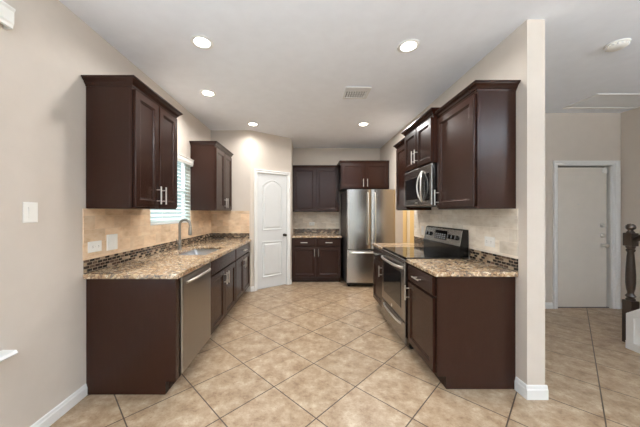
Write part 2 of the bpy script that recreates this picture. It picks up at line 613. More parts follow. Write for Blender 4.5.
# ---------------------------------------------------------------- windows
def window(name, W, sash=True):
    y0, y1, z0, z1 = W
    o = struct(bpy.data.objects.new(name, None))
    COL.objects.link(o)
    x = XL - T + 0.02
    m = MB()
    f = 0.04
    m.box(x, y0, z0, x + 0.045, y0 + f, z1).box(x, y1 - f, z0, x + 0.045, y1, z1)
    m.box(x, y0 + f, z0, x + 0.045, y1 - f, z0 + f).box(x, y0 + f, z1 - f, x + 0.045, y1 - f, z1)
    zm = (z0 + z1) / 2
    m.box(x + 0.005, y0 + f, zm - 0.02, x + 0.04, y1 - f, zm + 0.02)
    m.build('window_frame', M['white'], o)
    MB().box(x + 0.018, y0 + f, z0 + f, x + 0.024, y1 - f, z1 - f).build('window_pane', M['pane'], o)
    return o


w1 = window('window_1', WK)
MB().box(XL - T + 0.066, WK[0] + 0.0005, WK[2], XL + 0.012, WK[1] - 0.0005, WK[2] + 0.018).build('window_sill', M['white'], w1, bevel=0.003)
w2 = window('window_2', WL)
m = MB()
prof = [(XL - T + 0.066, WL[2]), (XL + 0.075, WL[2]), (XL + 0.085, WL[2] + 0.01), (XL + 0.075, WL[2] + 0.024), (XL - T + 0.066, WL[2] + 0.024)]
m.prism(prof, 'y', WL[0] + 0.001, WL[1] - 0.001)
m.prism([(XL + 0.0005, WL[2]), (XL + 0.075, WL[2]), (XL + 0.085, WL[2] + 0.01), (XL + 0.075, WL[2] + 0.024), (XL + 0.0005, WL[2] + 0.024)], 'y', WL[1] - 0.001, WL[1] + 0.055)
m.build('window_stool', M['white'], w2)
for k, (x0, x1, z0, z1) in enumerate(WB):
    o = struct(bpy.data.objects.new('window_%d' % (k + 3), None))
    COL.objects.link(o)
    m = MB()
    y = YN - T + 0.02
    f = 0.05
    m.box(x0, y, z0, x0 + f, y + 0.05, z1).box(x1 - f, y, z0, x1, y + 0.05, z1).box(x0 + f, y, z0, x1 - f, y + 0.05, z0 + f).box(x0 + f, y, z1 - f, x1 - f, y + 0.05, z1)
    m.box((x0 + x1) / 2 - 0.03, y, z0 + f, (x0 + x1) / 2 + 0.03, y + 0.05, z1 - f)
    m.build('window_frame', M['white'], o)


def blinds(label, y0, y1, z0, z1, xs, pitch, tilt, valance, cat_parts=True):
    t = thing('window_blind', label, 'blind', (xs, (y0 + y1) / 2, z0))
    hw = (y1 - y0) / 2
    h = z1 - z0
    m = MB()
    n = int((h - 0.06) / pitch)
    c, s = math.cos(tilt) * 0.025, math.sin(tilt) * 0.025
    for k in range(n):
        z = 0.035 + k * pitch
        m.prism([(c, z - s), (c, z - s + 0.003), (0, z + 0.0055), (-c, z + s + 0.003), (-c, z + s), (0, z + 0.0025)], 'y', -hw + 0.006, hw - 0.006)
    m.build('slats', M['slat'], t)
    MB().box(-0.024, -hw + 0.006, 0.002, 0.024, hw - 0.006, 0.022).build('bottom_rail', M['slat'], t, bevel=0.003)
    for yy in (-hw * 0.55, hw * 0.55):
        MB().cyl((0.026, yy, 0.02), (0.026, yy, h - 0.04), 0.0012, 6).build('ladder_cord', M['plate'], t)
    MB().box(-0.025, -hw + 0.004, h - 0.05, 0.025, hw - 0.004, h - 0.004).build('head_rail', M['plate'], t)
    (vy0, vy1, vz0, vz1, vx) = valance
    m = MB()
    prof = [(0, 0), (0.010, 0.004), (0.012, 0.02), (0.017, 0.03), (0.017, (vz1 - vz0) - 0.02), (0.024, (vz1 - vz0) - 0.008), (0.024, vz1 - vz0), (0, vz1 - vz0)]
    prof = [(vx - xs + p, vz0 - z0 + q) for p, q in prof]
    cy = (y0 + y1) / 2
    m.prism(prof, 'y', vy0 - cy, vy1 - cy)
    for yy in (vy0, vy1 - 0.012):      # returns to the wall
        m.box(XL + 0.001 - xs, yy - cy, vz0 - z0, vx - xs + 0.001, yy - cy + 0.012, vz1 - z0)
    m.build('valance', M['plate'], t)
    return t


blinds('white slatted blind half closed in the window above the kitchen sink', WK[0], WK[1], WK[2] + 0.02, WK[3] - 0.002, XL - 0.012, 0.046, math.radians(24),
       (WK[0] - 0.03, WK[1] + 0.002, 1.985, 2.075, XL + 0.03))
blinds('white blind valance end high on the beige wall before the wall switch', WL[0], WL[1], WL[2] + 0.03, WL[3] - 0.002, XL - 0.028, 0.043, math.radians(10),
       (WL[0] - 0.05, WL[1] + 0.07, 2.335, 2.445, XL + 0.03))


# ---------------------------------------------------------------- cabinets
def bar_pull(parent, x, z, L, y, vertical=True):
    m = MB()
    s = L / 2
    o = 0.036
    d = (0, 0, 1) if vertical else (1, 0, 0)
    P = lambda t, yy: (x + d[0] * t, yy, z + d[2] * t)
    m.cyl(P(-s, y - o), P(s, y - o), 0.0065, 12)
    for t in (-s * 0.62, s * 0.62):
        m.cyl(P(t, y - o), P(t, y + 0.0008), 0.005, 10)
    return m.build('handle', M['nickel'], parent, smooth=True)


def cab_door(parent, name, x0, z0, x1, z1, y=0, fr=0.058, th=0.02):
    m = MB()
    m.slab(x0, z0, x1, z1, [(0.0, y), (0.0, y - th + 0.003), (0.003, y - th), (fr - 0.004, y - th), (fr, y - th + 0.002),
                            (fr + 0.003, y - th + 0.006), (fr + 0.011, y - th + 0.0075), (fr + 0.013, y - th + 0.0115)])
    return m.build(name, M['wood'], parent)


def drawer_front(parent, name, x0, z0, x1, z1, y=0, th=0.02):
    m = MB()
    m.slab(x0, z0, x1, z1, [(0, y), (0, y - th + 0.006), (0.004, y - th + 0.003), (0.010, y - th), (0.02, y - th)])
    return m.build(name, M['wood'], parent)


def crown(parent, x0, x1, depth, z, h=0.06, out=0.045, left=True, right=True):
    prof = [(0.0, 0.0), (0.004, 0.0), (0.006, 0.010), (0.012, 0.014), (out * 0.45, h * 0.5), (out * 0.8, h * 0.72), (out * 0.85, h * 0.82), (out, h * 0.84), (out, h), (0.0, h)]
    L = []
    for o, dz in prof:
        l, r = (o if left else 0), (o if right else 0)
        L.append([(x0 - l, depth, z + dz), (x0 - l, -o, z + dz), (x1 + r, -o, z + dz), (x1 + r, depth, z + dz)])
    n = len(L)
    m = MB()
    m.loops(L, closed=False, caps=(False, False))
    m.add([L[n - 1][i] for i in range(4)], [(0, 1, 2, 3)])
    return m.build('crown_molding', M['wood'], parent)


def pulls_for(door, hinge, x0, x1, z, L, y):
    x = (x1 - 0.03) if hinge == 'l' else (x0 + 0.03)
    bar_pull(door, x, z, L, y)


def base_cabinet(label, wd, depth, loc, rot, drawers, doors, false_front=False, hinge='l', top=0.8585, toe=0.095, group=None, hole=None):
    t = thing('base_cabinet', label, 'cabinet', loc, rot, group)
    m = MB()
    # hollow body: sides, bottom, back and a face frame (so that a sink can hang in it)
    s = 0.018
    m.box(0, 0.018, toe, s, depth, top).box(wd - s, 0.018, toe, wd, depth, top).box(s, 0.018, toe, wd - s, depth, toe + s).box(s, depth - s, toe + s, wd - s, depth, top)
    m.build('body', M['wood'], t)
    m = MB()
    m.box(0, 0, toe, 0.03, 0.0178, top).box(wd - 0.03, 0, toe, wd, 0.0178, top).box(0.03, 0, top - 0.03, wd - 0.03, 0.0178, top).box(0.03, 0, toe, wd - 0.03, 0.0178, toe + 0.03)
    m.box(0.03, 0, 0.672, wd - 0.03, 0.0178, 0.707)
    if doors == 2:
        m.box(wd / 2 - 0.02, 0, toe + 0.03, wd / 2 + 0.02, 0.0178, 0.672)
    if drawers == 2:
        m.box(wd / 2 - 0.02, 0, 0.707, wd / 2 + 0.02, 0.0178, top - 0.03)
    m.build('face_frame', M['wood'], t)
    MB().box(0.0, 0.07, 0, wd, 0.085, toe - 0.0005).build('toe_kick', M['wood'], t)
    rv, gp = 0.014, 0.012
    zt0, zt1 = 0.700, top - 0.012
    if drawers:
        cells = [(rv, wd - rv)] if drawers == 1 else [(rv, wd / 2 - gp), (wd / 2 + gp, wd - rv)]
        for c0, c1 in cells:
            d = drawer_front(t, 'false_front' if false_front else 'drawer', c0, zt0, c1, zt1)
            if not false_front:
                bar_pull(d, (c0 + c1) / 2, (zt0 + zt1) / 2, 0.13, -0.02, False)
    zd0, zd1 = toe + 0.014, 0.682
    cells = [(rv, wd - rv, hinge)] if doors == 1 else [(rv, wd / 2 - gp * 0.6, 'l'), (wd / 2 + gp * 0.6, wd - rv, 'r')]
    for c0, c1, hg in cells:
        d = cab_door(t, 'door', c0, zd0, c1, zd1)
        pulls_for(d, hg, c0, c1, zd1 - 0.10, 0.14, -0.02)
    return t


def wall_cabinet(label, wd, depth, z0, z1, loc, rot, doors, hinge='l', crown_l=True, crown_r=True, ch=0.06, pull=True, out=0.045, pull_z=0.115):
    t = thing('wall_cabinet', label, 'cabinet', (loc[0], loc[1], z0), rot)
    h = z1 - z0
    MB().box(0, 0.018, 0, wd, depth, h).build('body', M['wood'], t, bevel=0.0015)
    m = MB()
    m.box(0, 0, 0, 0.035, 0.0178, h).box(wd - 0.035, 0, 0, wd, 0.0178, h).box(0.035, 0, 0, wd - 0.035, 0.0178, 0.035).box(0.035, 0, h - 0.035, wd - 0.035, 0.0178, h)
    if doors == 2:
        m.box(wd / 2 - 0.022, 0, 0.035, wd / 2 + 0.022, 0.0178, h - 0.035)
    m.build('face_frame', M['wood'], t)
    rv, gp = 0.016, 0.009
    cells = [(rv, wd - rv, hinge)] if doors == 1 else [(rv, wd / 2 - gp, 'l'), (wd / 2 + gp, wd - rv, 'r')]
    for c0, c1, hg in cells:
        d = cab_door(t, 'door', c0, 0.014, c1, h - 0.014)
        if pull:
            pulls_for(d, hg, c0, c1, pull_z, 0.15, -0.02)
    crown(t, 0, wd, depth, h - 0.0005, ch, out, crown_l, crown_r)
    return t


CT, CZ = 0.036, 0.860       # countertop thickness and underside
CTOP = CZ + CT

# --- run under the window
FX = -0.985
tag(MB().prism([(XL + 0.002, 0.0), (FX - 0.06, 0.0), (FX - 0.06, 0.095), (FX + 0.016, 0.095), (FX + 0.016, 0.8585), (XL + 0.002, 0.8585)], 'y', 1.948, 2.008)
    .build('cabinet_end_panel', M['wood'], bevel=0.002), 'wide dark end panel closing the sink counter, next to the dishwasher', 'panel')
base_cabinet('dark double-door base cabinet with a plain top panel, below the sink', 0.945, 0.644, (FX, 2.636, 0), EAST, 1, 2, True)
base_cabinet('dark base cabinet with drawer over two doors, between sink cabinet and pantry wall', 0.895, 0.644, (FX, 3.584, 0), EAST, 1, 2)

# dishwasher
t = thing('dishwasher', 'stainless steel dishwasher under the granite counter beside the sink', 'dishwasher', (FX, 2.012, 0), EAST)
MB().box(0.006, 0.012, 0.10, 0.614, 0.58, 0.855).build('tub_body', M['black'], t)
m = MB()
m.slab(0.008, 0.105, 0.612, 0.852, [(0, 0.011), (0, -0.022), (0.006, -0.030), (0.014, -0.033), (0.03, -0.034)])
d = m.build('door', M['steel_dark'], t)
pts = []
for k in range(15):
    u = -1 + 2 * k / 14
    pts.append((0.31 + u * 0.245, -0.040 - 0.034 * (1 - abs(u) ** 3.0), 0.795 + 0.012 * (1 - u * u)))
MB().tube(pts, 0.011, 12, 1.0).build('handle', M['nickel'], d, smooth=True)
MB().box(0.002, 0.06, 0.0, 0.622, 0.075, 0.099).build('toe_kick', M['wood'], t)


# countertops
def counter(label, x0, y0, x1, y1, hole=None, splash=None):
    m = MB()
    z0, z1 = CZ, CTOP
    if hole:
        hx0, hy0, hx1, hy1 = hole
        O = [(x0, y0), (x1, y0), (x1, y1), (x0, y1)]
        I = [(hx0, hy0), (hx1, hy0), (hx1, hy1), (hx0, hy1)]
        vs = [(x, y, z1) for x, y in O] + [(x, y, z1) for x, y in I] + [(x, y, z0) for x, y in O] + [(x, y, z0) for x, y in I]
        fs = []
        for i in range(4):
            j = (i + 1) % 4
            fs += [(i, j, 4 + j, 4 + i), (8 + j, 8 + i, 12 + i, 12 + j), (8 + i, 8 + j, j, i), (4 + i, 4 + j, 12 + j, 12 + i)]
        m.add(vs, fs)
    else:
        m.box(x0, y0, z0, x1, y1, z1)
    return tag(m.build('countertop', M['granite'], bevel=0.009, seg=3), label, 'countertop')


HOLE = (-1.475, 2.80, -1.07, 3.47)
counter('long brown granite countertop with sink under the window', XL + 0.001, 1.915, -0.942, YF - 0.001, HOLE)

# sink
t = thing('kitchen_sink', 'undermount stainless steel sink set in the granite counter', 'sink', ((HOLE[0] + HOLE[2]) / 2, (HOLE[1] + HOLE[3]) / 2, CZ))
hx, hy = (HOLE[2] - HOLE[0]) / 2, (HOLE[3] - HOLE[1]) / 2


def rrect(ax, ay, r, z, n=5, cx=0, cy=0):
    P = []
    for sx, sy, a0 in ((1, 1, 0), (-1, 1, 90), (-1, -1, 180), (1, -1, 270)):
        for k in range(n):
            q = math.radians(a0 + 90 * k / (n - 1))
            P.append((cx + sx * (ax - r) + r * math.cos(q), cy + sy * (ay - r) + r * math.sin(q), z))
    return P


m = MB()
m.loops([rrect(hx + 0.015, hy + 0.015, 0.03, -0.001), rrect(hx + 0.002, hy + 0.002, 0.03, -0.0012), rrect(hx - 0.004, hy - 0.004, 0.04, -0.02), rrect(hx - 0.012, hy - 0.012, 0.05, -0.17),
         rrect(hx - 0.04, hy - 0.04, 0.05, -0.195), rrect(0.05, 0.05, 0.045, -0.20)], caps=(False, True))
m.build('basin', M['sink'], t, smooth=True)
MB().lathe([(0.045, -0.1995), (0.045, -0.196), (0.03, -0.197), (0.002, -0.198)]).build('drain', M['nickel'], t, smooth=True)
# faucet
FXX, FY = -1.535, 3.185
t = thing('kitchen_faucet', 'tall brushed nickel gooseneck faucet standing behind the sink', 'faucet', (FXX, FY, CTOP))
MB().lathe([(0.028, 0.0005), (0.028, 0.008), (0.021, 0.014), (0.019, 0.05), (0.019, 0.11), (0.014, 0.118), (0.013, 0.12)]).build('base', M['faucet'], t, smooth=True)
pts = [(0, 0, 0.118), (0, 0, 0.2), (0, 0, 0.26), (0, 0, 0.295)]
R = 0.062
for k in range(1, 13):
    q = math.pi * (1 - k / 12)
    pts.append((R + R * math.cos(q), 0, 0.30 + R * math.sin(q)))
pts += [(2 * R + 0.004, 0, 0.28)]
MB().tube(pts, 0.015, 14).build('spout', M['faucet'], t, smooth=True)
MB().lathe([(0.0155, 0.279), (0.018, 0.265), (0.022, 0.205), (0.0215, 0.18), (0.016, 0.175), (0.002, 0.175)], (2 * R + 0.002, 0, 0)).build('spray_head', M['faucet'], t, smooth=True)
m = MB().cyl((0, -0.015, 0.075), (0, -0.042, 0.075), 0.013)
m.tube([(0, -0.036, 0.078), (0, -0.05, 0.098), (0.002, -0.075, 0.122), (0.004, -0.088, 0.13)], [0.008, 0.007, 0.006, 0.005], 10)
m.build('lever', M['faucet'], t, smooth=True)


# backsplashes: tile field over a mosaic border
def backsplash(label, loc, rot, rects, mos, mat):
    t = thing('tile_backsplash', label, 'backsplash', loc, rot)
    m = MB()
    for x0, z0, x1, z1 in rects:
        m.box(x0, -0.010, z0, x1, -0.0008, z1)
    m.build('tile_field', mat, t)
    for x0, x1 in mos:
        MB().box(x0, -0.012, CTOP + 0.0008, x1, -0.0008, CTOP + 0.099).build('mosaic_border', M['mosaic'], t)
    return t


ZM = CTOP + 0.0995
LY = 1.918
backsplash('warm-lit tile backsplash with mosaic border, below the sink window', (XL, LY, 0), EAST,
           [(0, ZM, WK[0] - LY, 1.374), (WK[0] - LY, ZM, WK[1] - LY, WK[2] - 0.002), (WK[1] - LY, ZM, YF - 0.013 - LY, 1.374)], [(0.008, YF - 0.013 - LY)], M['tile_warm_lit'])
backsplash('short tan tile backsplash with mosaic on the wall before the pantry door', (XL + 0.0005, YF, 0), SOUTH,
           [(0, ZM, 0.655, 1.374)], [(0, 0.655)], M['tile_warm_lit'])

# wall cabinets on the window wall
UX = -1.29
wall_cabinet('tall dark wall cabinet with two doors, above the dishwasher, before the sink window', 0.662, 0.338, 1.375, 2.275, (UX, 1.943), EAST, 2)
wall_cabinet('dark two-door wall cabinet between the sink window and the pantry door wall', 0.79, 0.338, 1.375, 2.275, (UX, 3.690), EAST, 2, crown_r=False)


# switches and outlets
def duplex(label, loc, rot, horizontal=True, wd=0.118, hg=0.076, group=None):
    t = thing('wall_outlet', label, 'outlet', loc, rot)
    if not horizontal:
        wd, hg = hg, wd
    m = MB()
    m.slab(-wd / 2, -hg / 2, wd / 2, hg / 2, [(0, -0.0004), (0, -0.003), (0.004, -0.006), (0.01, -0.0065)])
    m.build('cover_plate', M['plate'], t)
    for s in (-1, 1):
        cx, cz = (s * 0.027, 0) if horizontal else (0, s * 0.027)
        r = MB().lathe([(0.0165, -0.0062), (0.0165, -0.0082), (0.015, -0.009), (0.0005, -0.009)], (cx, 0, cz), axis='y').build('receptacle', M['plate'], t)
        q = MB()
        for e in (-0.006, 0.006):
            x, z = (cx, cz + e) if horizontal else (cx + e, cz)
            if horizontal:
                q.box(x - 0.005, -0.0094, z - 0.0013, x + 0.005, -0.0088, z + 0.0013)
            else:
                q.box(x - 0.0013, -0.0094, z - 0.005, x + 0.0013, -0.0088, z + 0.005)
        q.build('slots', M['slot'], r)
    MB().lathe([(0.004, -0.006), (0.004, -0.0075), (0.0005, -0.0078)], axis='y').build('screw', M['nickel'], t)
    return t


def rocker(label, loc, rot, n=1, wd=None, hg=0.122):
    t = thing('wall_switch', label, 'switch', loc, rot)
    wd = wd or (0.075 if n == 1 else 0.120)
    m = MB()
    m.slab(-wd / 2, -hg / 2, wd / 2, hg / 2, [(0, -0.0004), (0, -0.003), (0.004, -0.006), (0.01, -0.0065)])
    m.build('cover_plate', M['plate'], t)
    for k in range(n):
        cx = (k - (n - 1) / 2) * 0.046
        q = MB()
        q.loops([[(cx - 0.0165, yy, -0.033), (cx + 0.0165, yy, -0.033), (cx + 0.0165, y2, 0.033), (cx - 0.0165, y2, 0.033)] for yy, y2 in ((-0.0062, -0.0062), (-0.0085, -0.0115))])
        q.build('rocker', M['plate'], t, bevel=0.001)
    return t


duplex('white double socket outlet lying sideways on the tan tiles, beside the twin switch', (XL + 0.010, 2.017, 1.085), EAST, wd=0.13, hg=0.082)
rocker('square white twin switch plate on the tan tiles, beside the sideways socket', (XL + 0.010, 2.196, 1.10), EAST, 2, 0.122, 0.13)
rocker('single white wall switch alone on the plain beige wall', (XL, 1.556, 1.345), EAST, 1, 0.084, 0.122)

# --- back wall run
BY = 5.06
base_cabinet('dark base cabinet with two drawers and two doors, between pantry and refrigerator', 0.945, 0.667, (-0.293, BY, 0), SOUTH, 2, 2)
counter('short granite countertop on the cabinet between pantry and refrigerator', -0.294, 5.02, 0.668, YB - 0.001)
backsplash('tan tile backsplash with mosaic border on the wall beside the refrigerator', (-0.294, YB, 0), SOUTH,
           [(0, ZM, 0.985, 1.357)], [(0, 0.985)], M['tile'])
wall_cabinet('dark two-door wall cabinet above the short counter beside the refrigerator', 0.945, 0.322, 1.358, 2.265, (-0.293, 5.405), SOUTH, 2, pull=False, ch=0.045, out=0.02, crown_l=False, crown_r=False)
wall_cabinet('low dark two-door wall cabinet mounted above the refrigerator', 0.927, 0.627, 1.80, 2.30, (0.656, 5.10), SOUTH, 2, ch=0.045, out=0.03, crown_r=False, pull_z=0.115)
duplex('small white socket outlet on the tiles beside the refrigerator', (0.105, YB - 0.010, 1.10), SOUTH)

# refrigerator
t = thing('refrigerator', 'stainless steel french-door refrigerator with bottom freezer drawer', 'refrigerator', (0.717, 4.735, 0), SOUTH)
FW = 0.868
MB().box(0.002, 0.07, 0.03, FW - 0.002, 0.87, 1.742).build('cabinet_shell', M['fridge_side'], t, bevel=0.004)


def bowed(x0, z0, x1, z1, bow=0.014, n=9):
    """door front that bows gently outward across its width"""
    m = MB()
    L = []
    poly = [(x0, 0.066), (x0, 0.012)]
    for k in range(n):
        u = k / (n - 1)
        poly.append((x0 + 0.008 + (x1 - x0 - 0.016) * u, 0.004 - bow * (1 - (2 * u - 1) ** 2)))
    poly += [(x1, 0.012), (x1, 0.066)]
    return m.prism(poly, 'z', z0, z1)


for x0, x1, hxp in ((0, FW / 2 - 0.003, FW / 2 - 0.062), (FW / 2 + 0.003, FW, FW / 2 + 0.062)):
    d = bowed(x0, 0.69, x1, 1.757).build('door', M['steel'], t, smooth=True)
    m = MB().tube([(hxp, -0.005, 1.70), (hxp, -0.04, 1.685), (hxp, -0.052, 1.64), (hxp, -0.056, 1.22), (hxp, -0.052, 0.83), (hxp, -0.04, 0.785), (hxp, -0.005, 0.77)], 0.013, 12)
    m.build('handle', M['nickel'], d, smooth=True)
d = bowed(0, 0.085, FW, 0.68, 0.018).build('freezer_drawer', M['steel'], t, smooth=True)
MB().tube([(0.05, -0.008, 0.632), (0.06, -0.045, 0.632), (0.10, -0.058, 0.632), (FW / 2, -0.070, 0.632), (FW - 0.10, -0.058, 0.632), (FW - 0.06, -0.045, 0.632), (FW - 0.05, -0.008, 0.632)], 0.013, 12).build('handle', M['nickel'], d, smooth=True)
MB().box(0.012, 0.05, 0.03, FW - 0.012, 0.069, 0.083).build('toe_grille', M['black'], t)
for x in (0.05, FW - 0.05):
    MB().cyl((x, 0.10, 0), (x, 0.10, 0.0295), 0.022).build('foot', M['rubber'], t)
for x in (0.03, FW - 0.03):
    MB().box(x - 0.025, 0.072, 1.7425, x + 0.025, 0.15, 1.756).build('hinge_cover', M['fridge_side'], t, bevel=0.003)

# --- run on the right wall
RX = 0.99
near = base_cabinet('dark base cabinet with one drawer and one door, between wall end and range', 0.532, 0.597, (RX, 2.556, 0), WEST, 1, 1, hinge='r')
m = MB().prism([(0.07, 0.0), (0.597, 0.0), (0.597, 0.8585), (0.001, 0.8585), (0.001, 0.095), (0.07, 0.095)], 'x', 0.5325, 0.546)
m.build('end_panel', M['wood'], near)
base_cabinet('narrow dark base cabinet with drawer, past the range beside the doorway', 0.50, 0.597, (RX, 3.884, 0), WEST, 1, 1)
counter('brown granite countertop between the wall end and the range', 0.962, 1.98, XR - 0.001, 2.562)
counter('narrow granite countertop past the range beside the doorway', 0.962, 3.370, XR - 0.001, 3.893)
backsplash('pale stone tile backsplash with mosaic border behind the range', (XR, 3.893, 0), WEST,
           [(0, ZM, 3.893 - 1.985, 1.374)], [(0, 3.893 - 3.362), (3.893 - 2.566, 3.893 - 1.985)], M['tile'])
wall_cabinet('dark single-door wall cabinet on the wall end, before the microwave', 0.600, 0.293, 1.375, 2.27, (1.295, 2.605), WEST, 1, 'r', crown_l=False)
wall_cabinet('short raised two-door wall cabinet above the microwave', 0.746, 0.333, 1.842, 2.31, (1.255, 3.364), WEST, 2, pull_z=0.13)
wall_cabinet('narrow dark wall cabinet past the microwave, beside the doorway', 0.425, 0.293, 1.375, 2.25, (1.295, 3.792), WEST, 1, 'l', crown_r=False, pull=False)
duplex('white socket outlet on the pale tiles between the range and the wall end', (XR - 0.010, 2.282, 1.092), WEST, wd=0.125, hg=0.085)
rocker('white switch plate on the pale tiles past the range, by the doorway', (XR - 0.010, 3.60, 1.10), WEST, 1)

# microwave over the range
t = thing('microwave_oven', 'stainless over-the-range microwave with curved handle, under the short cabinet', 'microwave', (1.25, 3.359, 1.418), WEST)
MW, MH = 0.736, 0.42
MB().box(0, 0.02, 0.0, MW, 0.338, MH).build('case', M['black'], t, bevel=0.002)
m = MB()
m.slab(0, 0.0, MW, MH, [(0, 0.0195), (0, -0.006), (0.006, -0.012), (0.012, -0.013)])
fp = m.build('front_frame', M['steel_h'], t)
m = MB()
m.slab(0.045, 0.075, 0.50, 0.325, [(0, -0.0125), (0, -0.015), (0.003, -0.0165)])
m.build('door_window', M['oven_glass'], t)
m = MB()
m.slab(0.555, 0.05, 0.69, 0.335, [(0, -0.0125), (0, -0.015), (0.003, -0.016)])
cp = m.build('control_panel', M['oven_glass'], t)
for r in range(5):
    for c in range(3):
        MB().box(0.573 + c * 0.035, -0.0168, 0.075 + r * 0.034, 0.597 + c * 0.035, -0.0158, 0.092 + r * 0.034).build('button', M['ring'], cp)
MB().box(0.573, -0.0168, 0.272, 0.67, -0.0158, 0.312).build('display', M['glass_black'], cp)
for sgn in (-1, 1):
    pts = []
    for k in range(15):
        u = -1 + 2 * k / 14
        pts.append((0.53 + sgn * 0.045 * (1 - u * u), -0.016 - 0.036 * (1 - abs(u) ** 2.5), 0.205 + u * 0.165))
    MB().tube(pts, 0.010, 10).build('handle', M['nickel'], t, smooth=True)
MB().box(0.02, 0.04, -0.006, MW - 0.02, 0.32, -0.0005).build('vent_grille', M['duct'], t)
MB().box(0.34, -0.0145, 0.028, 0.40, -0.0125, 0.042).build('badge', M['nickel'], t)

# range
t = thing('electric_range', 'stainless steel electric range with black glass cooktop and raised control panel', 'range', (0.985, 3.366, 0), WEST)
RW = 0.798
MB().box(0.004, 0.012, 0.04, RW - 0.004, 0.595, 0.885).build('body', M['black'], t, bevel=0.002)
MB().box(0.002, -0.018, 0.8855, RW - 0.002, 0.535, 0.906).build('cooktop', M['glass_black'], t, bevel=0.004)
for cx, cy, r in ((0.20, 0.14, 0.105), (0.60, 0.14, 0.085), (0.20, 0.39, 0.085), (0.60, 0.39, 0.105)):
    m = MB()
    m.loops([[(cx + rr * math.cos(q * math.pi / 24), cy + rr * math.sin(q * math.pi / 24), 0.9064) for q in range(48)] for rr in (r, r - 0.005)], caps=(False, False))
    m.build('burner_ring', M['ring'], t)
MB().box(0.002, -0.034, 0.855, RW - 0.002, 0.0115, 0.885).build('front_rail', M['steel_h'], t, bevel=0.006)
# oven door
m = MB()
m.slab(0.006, 0.272, RW - 0.006, 0.852, [(0, 0.0115), (0, -0.026), (0.006, -0.033), (0.012, -0.034)])
d = m.build('oven_door', M['steel_h'], t)
m = MB()
m.slab(0.105, 0.38, RW - 0.105, 0.745, [(0, -0.0335), (0, -0.036), (0.004, -0.0375)])
m.build('oven_window', M['oven_glass'], d)
pts = []
for k in range(17):
    u = -1 + 2 * k / 16
    pts.append((RW / 2 + u * 0.355, -0.036 - 0.042 * (1 - abs(u) ** 4), 0.797))
MB().tube(pts, 0.014, 12).build('handle', M['nickel'], d, smooth=True)
MB().lathe([(0.016, -0.034), (0.016, -0.0365), (0.001, -0.037)], (RW / 2, 0, 0.305), axis='y').build('badge', M['nickel'], d)
m = MB()
m.slab(0.006, 0.055, RW - 0.006, 0.262, [(0, 0.0115), (0, -0.026), (0.006, -0.033), (0.012, -0.034)])
d = m.build('storage_drawer', M['steel_h'], t)
pts = []
for k in range(13):
    u = -1 + 2 * k / 12
    pts.append((RW / 2 + u * 0.30, -0.035 - 0.020 * (1 - abs(u) ** 4), 0.225))
MB().tube(pts, 0.011, 10).build('handle', M['nickel'], d, smooth=True)
for x in (0.05, RW - 0.05):
    for y in (0.05, 0.54):
        MB().cyl((x, y, 0), (x, y, 0.0395), 0.018).build('foot', M['rubber'], t)
# raised control panel at the back
m = MB().prism([(0.50, 0.9065), (0.59, 0.9065), (0.59, 1.175), (0.553, 1.178), (0.535, 1.165), (0.510, 1.015), (0.500, 1.0)], 'x', 0.006, RW - 0.006)
g = m.build('backguard', M['black'], t)


def bgp(x, f, out):      # point on the sloping fascia: f = 0 bottom .. 1 top
    y0, z0, y1, z1 = 0.509, 1.012, 0.535, 1.166
    nx, nz = -(z1 - z0), (y1 - y0)
    l = math.hypot(nx, nz)
    return (x, y0 + (y1 - y0) * f + nx / l * out, z0 + (z1 - z0) * f + nz / l * out)


def fascia_plate(x0, x1, f0, f1, o0, o1, name, mat, parent):
    m = MB()
    m.loops([[bgp(x0, f0, o), bgp(x1, f0, o), bgp(x1, f1, o), bgp(x0, f1, o)] for o in (o0, o1)])
    return m.build(name, mat, parent, bevel=0.001)


fa = fascia_plate(0.008, RW - 0.008, 0.0, 1.0, 0.0005, 0.006, 'control_fascia', M['steel'], t)
fascia_plate(0.27, 0.53, 0.22, 0.86, 0.0062, 0.008, 'display', M['glass_black'], fa)
for r in range(3):
    for c in range(5):
        fascia_plate(0.285 + c * 0.047, 0.315 + c * 0.047, 0.28 + r * 0.13, 0.36 + r * 0.13, 0.0082, 0.0092, 'button', M['button'], fa)
for x in (0.085, 0.165, 0.585, 0.655, 0.725):
    p, q = Vector(bgp(x, 0.5, 0.0062)), Vector(bgp(x, 0.5, 0.026))
    k = MB().cyl(p, q, 0.024, 20, 0.020).build('knob', M['black'], fa, smooth=True)
    p2 = Vector(bgp(x, 0.5, 0.0262))
    m = MB()
    m.loops([[bgp(x - 0.003, 0.42, o), bgp(x + 0.003, 0.42, o), bgp(x + 0.003, 0.62, o), bgp(x - 0.003, 0.62, o)] for o in (0.0262, 0.029)])
    m.build('pointer', M['button'], k)


# ---------------------------------------------------------------- ceiling fittings
def can_light(label, x, y, power=CAN_POWER, spread=158):
    t = thing('recessed_light', label, 'ceiling light', (x, y, H))
    MB().lathe([(0.062, -0.0006), (0.090, -0.0006), (0.090, -0.006), (0.082, -0.010), (0.068, -0.009), (0.062, -0.005), (0.062, -0.0006)], seg=32).build('trim_ring', M['white'], t, smooth=True)
    MB().lathe([(0.061, -0.0008), (0.061, -0.0045), (0.0005, -0.006)], seg=32).build('lens', M['can'], t, smooth=True)
    d = bpy.data.lights.new('lamp', 'AREA')
    d.shape, d.size, d.energy, d.color = 'DISK', 0.11, power, (1.0, 0.98, 0.95)
    d.spread = math.radians(spread)
    o = bpy.data.objects.new('lamp', d)
    COL.objects.link(o)
    o.parent = t
    o.location = (0, 0, -0.012)
    return t


